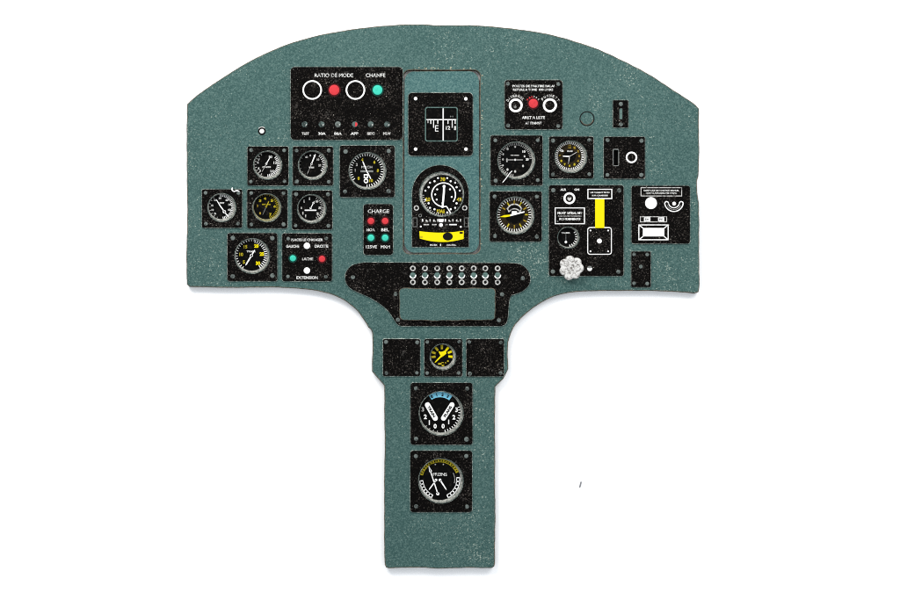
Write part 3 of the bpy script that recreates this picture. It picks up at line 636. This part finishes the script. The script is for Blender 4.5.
# --- plate with white windows, far right
rect = (630.8, 185.2, 690.3, 244.2)
m = MB(); m.slab(rrect(*rect, 3.0), [], PT - .3, PP, .45, 'ink', 'pedge')
m.frame(640.5, 187.3, 681.9, 196.4, .8, Z1, 'soft'); m.text('CONTROLE DE FONCTION MANUEL', 661.2, 190.5, 35.5, 1.5, Z1, 'white', 0, .06); m.text('SORTIE AERODROME FERME', 661.2, 193.1, 31, 1.5, Z1, 'white', 0, .06)
m.disc(650.9, 203.1, 5.9, Z1, 'white', 36)
cx, cy = 673.8, 202.2
m.ring(cx, cy, 9.8, 8.8, Z1, 'white', 188, 352); m.ring(cx, cy, 6.0, 5.1, Z1, 'white', 200, 340)
for sx in (-1, 1): m.ring(cx + sx * 7.3, cy + 1.3, 2.4, 1.4, Z1 + .03, 'white', 0, 180)
m.disc(cx + .2, cy + 1.4, 1.9, Z1, 'white', 14); m.ring(cx, cy, 7.6, 7.2, Z1, 'soft', 205, 335)
m.frame(639.8, 216.3, 666.9, 222.3, .85, Z1, 'soft'); m.rect(643.9, 217.4, 650.2, 221.3, Z1, 'white'); m.rect(658, 217.4, 664, 221.3, Z1, 'white'); m.text('EA', 646.9, 219.4, 4.0, 2.2, Z2, 'black', 0, .02); m.text('PE', 661, 219.4, 4.0, 2.2, Z2, 'black', 0, .02)
m.frame(638.3, 224.5, 668.4, 240.2, .85, Z1, 'white'); m.rect(642.8, 228.0, 664.2, 236.4, Z2, 'white')
for a, b_ in (((639, 225.2), (643, 228.2)), ((667.7, 225.2), (664, 228.2)), ((639, 239.5), (643, 236.4)), ((667.7, 239.5), (664, 236.4))): m.line(*a, *b_, .9, Z1 + .04, 'white')
o = m.build('placard_plate', panel, label='black plate near the right edge with a white dot and white window')

# --- small five-screw plate, lower right
rect = (630.7, 251, 651.1, 287.6)
m = MB(); m.slab(rrect(*rect, 1.6), [], PT - .3, PP, .4, 'ink', 'pedge')
o = m.build('cover_plate', panel, label='small upright black plate with five grey screws')
for x, y in ((634, 254.4), (647.1, 254.5), (640.7, 266.6), (634, 283.4), (647.1, 283.6)): screw(x, y, PP, o, 1.9)

# --- switch bank across the neck
sw = smooth([(507, 262.5), (516.8, 263), (524, 265.8), (529.2, 272), (530.7, 280), (528.2, 286.8), (521.6, 292.2), (513, 295.4), (510.4, 298.2), (509.2, 306), (508.2, 318), (506, 324.2), (501.6, 326.6)]) + smooth([(402.4, 326.6), (397.8, 325.2), (394, 320.2), (388, 311.4), (379.6, 304.2), (370, 298.2), (359.2, 293.4), (350.8, 289.2), (346, 283.6), (344.8, 277), (346.2, 271), (352.2, 264.8), (364, 262)])
m = MB(); m.slab(sw, [], PT - .3, PP, .45, 'ink', 'pedge')
o = m.build('switch_bank', panel, label='long black winged plate with three rows of eight little rings')
XS = (412.9, 425, 437.2, 449.4, 461.7, 473.7, 485.3, 497.6)
for x in XS:
    q = MB()
    for y in (268.5, 282.3):
        q.lathe(x, y, [(2.9, PP - .05), (2.85, PP + .5), (2.4, PP + .75), (1.8, PP + .55), (1.5, PP + .06)], 'soft', 20); q.disc(x, y, 1.6, PP + .08, 'black', 14)
    q.dome(x, 275.2, 2.9, PP - .05, 1.1, 'lens', 20); q.ring(x, 275.4, 3.35, 2.3, PP + .75, 'white', 185, 372, 14)
    q.build('toggle_switch', o)
q = MB(); q.slab(wobble(rrect(399.4, 288.2, 495.6, 320.6, 4.4), 1.3, .55, 31), [], PP - .3, PP + 2.2, .75, 'teal', 'edge'); q.build('name_block', o)
for x, y in ((353, 277.2), (395.6, 294), (398, 319.8), (522.8, 278.2), (502, 294.4), (498.9, 320.2)): screw(x, y, PP, o, 2.1)

# --- blank plates either side of the yellow dial
for rect, lab in (((382.5, 338.5, 420.6, 376.6), 'blank black plate on the left of the yellow dial'), ((465.8, 338.5, 504.4, 377), 'blank black plate on the right of the yellow dial')):
    m = MB(); m.slab(rrect(*rect, 2.0), [], PT - .3, PP, .45, 'ink', 'pedge'); o = m.build('blanking_plate', panel, label=lab); corner_screws(rect, o, 3.7, 2.0)

# --- small white pin standing in for a through hole, dark ring, upper left
m = MB(); m.ring(261.9, 131.2, 3.9, 2.2, PT + .1, 'black'); m.ring(261.9, 131.2, 4.7, 3.9, PT + .1, 'soft', 50, 140); m.dome(261.9, 131.2, 2.3, PT + .12, 1.0, 'white', 18); m.build('hole_pin', panel, label='tiny white pin in a black ring')  # pale arc above the ring is a painted highlight

# ------------------------------------------------------------------ loose bits lying about
def fibre(name, pts, r, mat, label, cat):
    m = MB(); P = [Vector(p) for p in pts]; n = 7; vs = []; fs = []
    for i, p in enumerate(P):
        t_ = (P[min(i + 1, len(P) - 1)] - P[max(i - 1, 0)]).normalized(); u = t_.cross(Vector((0, 0, 1))).normalized(); w = u.cross(t_)
        rr = r * (0.45 if i in (0, len(P) - 1) else 1)
        for k in range(n): a = 2 * math.pi * k / n; vs.append(tuple(p + u * rr * math.cos(a) + w * rr * math.sin(a)))
    for i in range(len(P) - 1):
        for k in range(n): fs.append([i * n + k, i * n + (k + 1) % n, (i + 1) * n + (k + 1) % n, (i + 1) * n + k])
    fs += [list(range(n))[::-1], [(len(P) - 1) * n + k for k in range(n)]]
    m.add(vs, fs, mat, True); o = m.build(name); o['label'] = label; o['category'] = cat
c = smooth([(232.7, 187.6), (232.3, 190), (234.2, 191.5), (237.2, 190.8), (239.7, 191.7)], 4)
fibre('lint_curl', [(x, y, PP + 1.0) for x, y in c], .62, 'lint', 'curled white thread of lint on the corner of the far left gauge', 'lint')
c = smooth([(502.4, 182.8), (506.5, 177.8), (510.0, 173.0), (512.2, 171.0)], 4)
fibre('lint_hair', [(x, y, PP + .6) for x, y in c], .42, 'lint', 'straight white hair lying over the lower left rim of a black gauge', 'lint')
c = smooth([(581.7, 482.2), (581.0, 485), (580.1, 488.4)], 3)
fibre('dust_speck', [(x, y, .7) for x, y in c], .7, 'dust', 'tiny grey speck on the white surface right of the panel stem', 'dust speck')
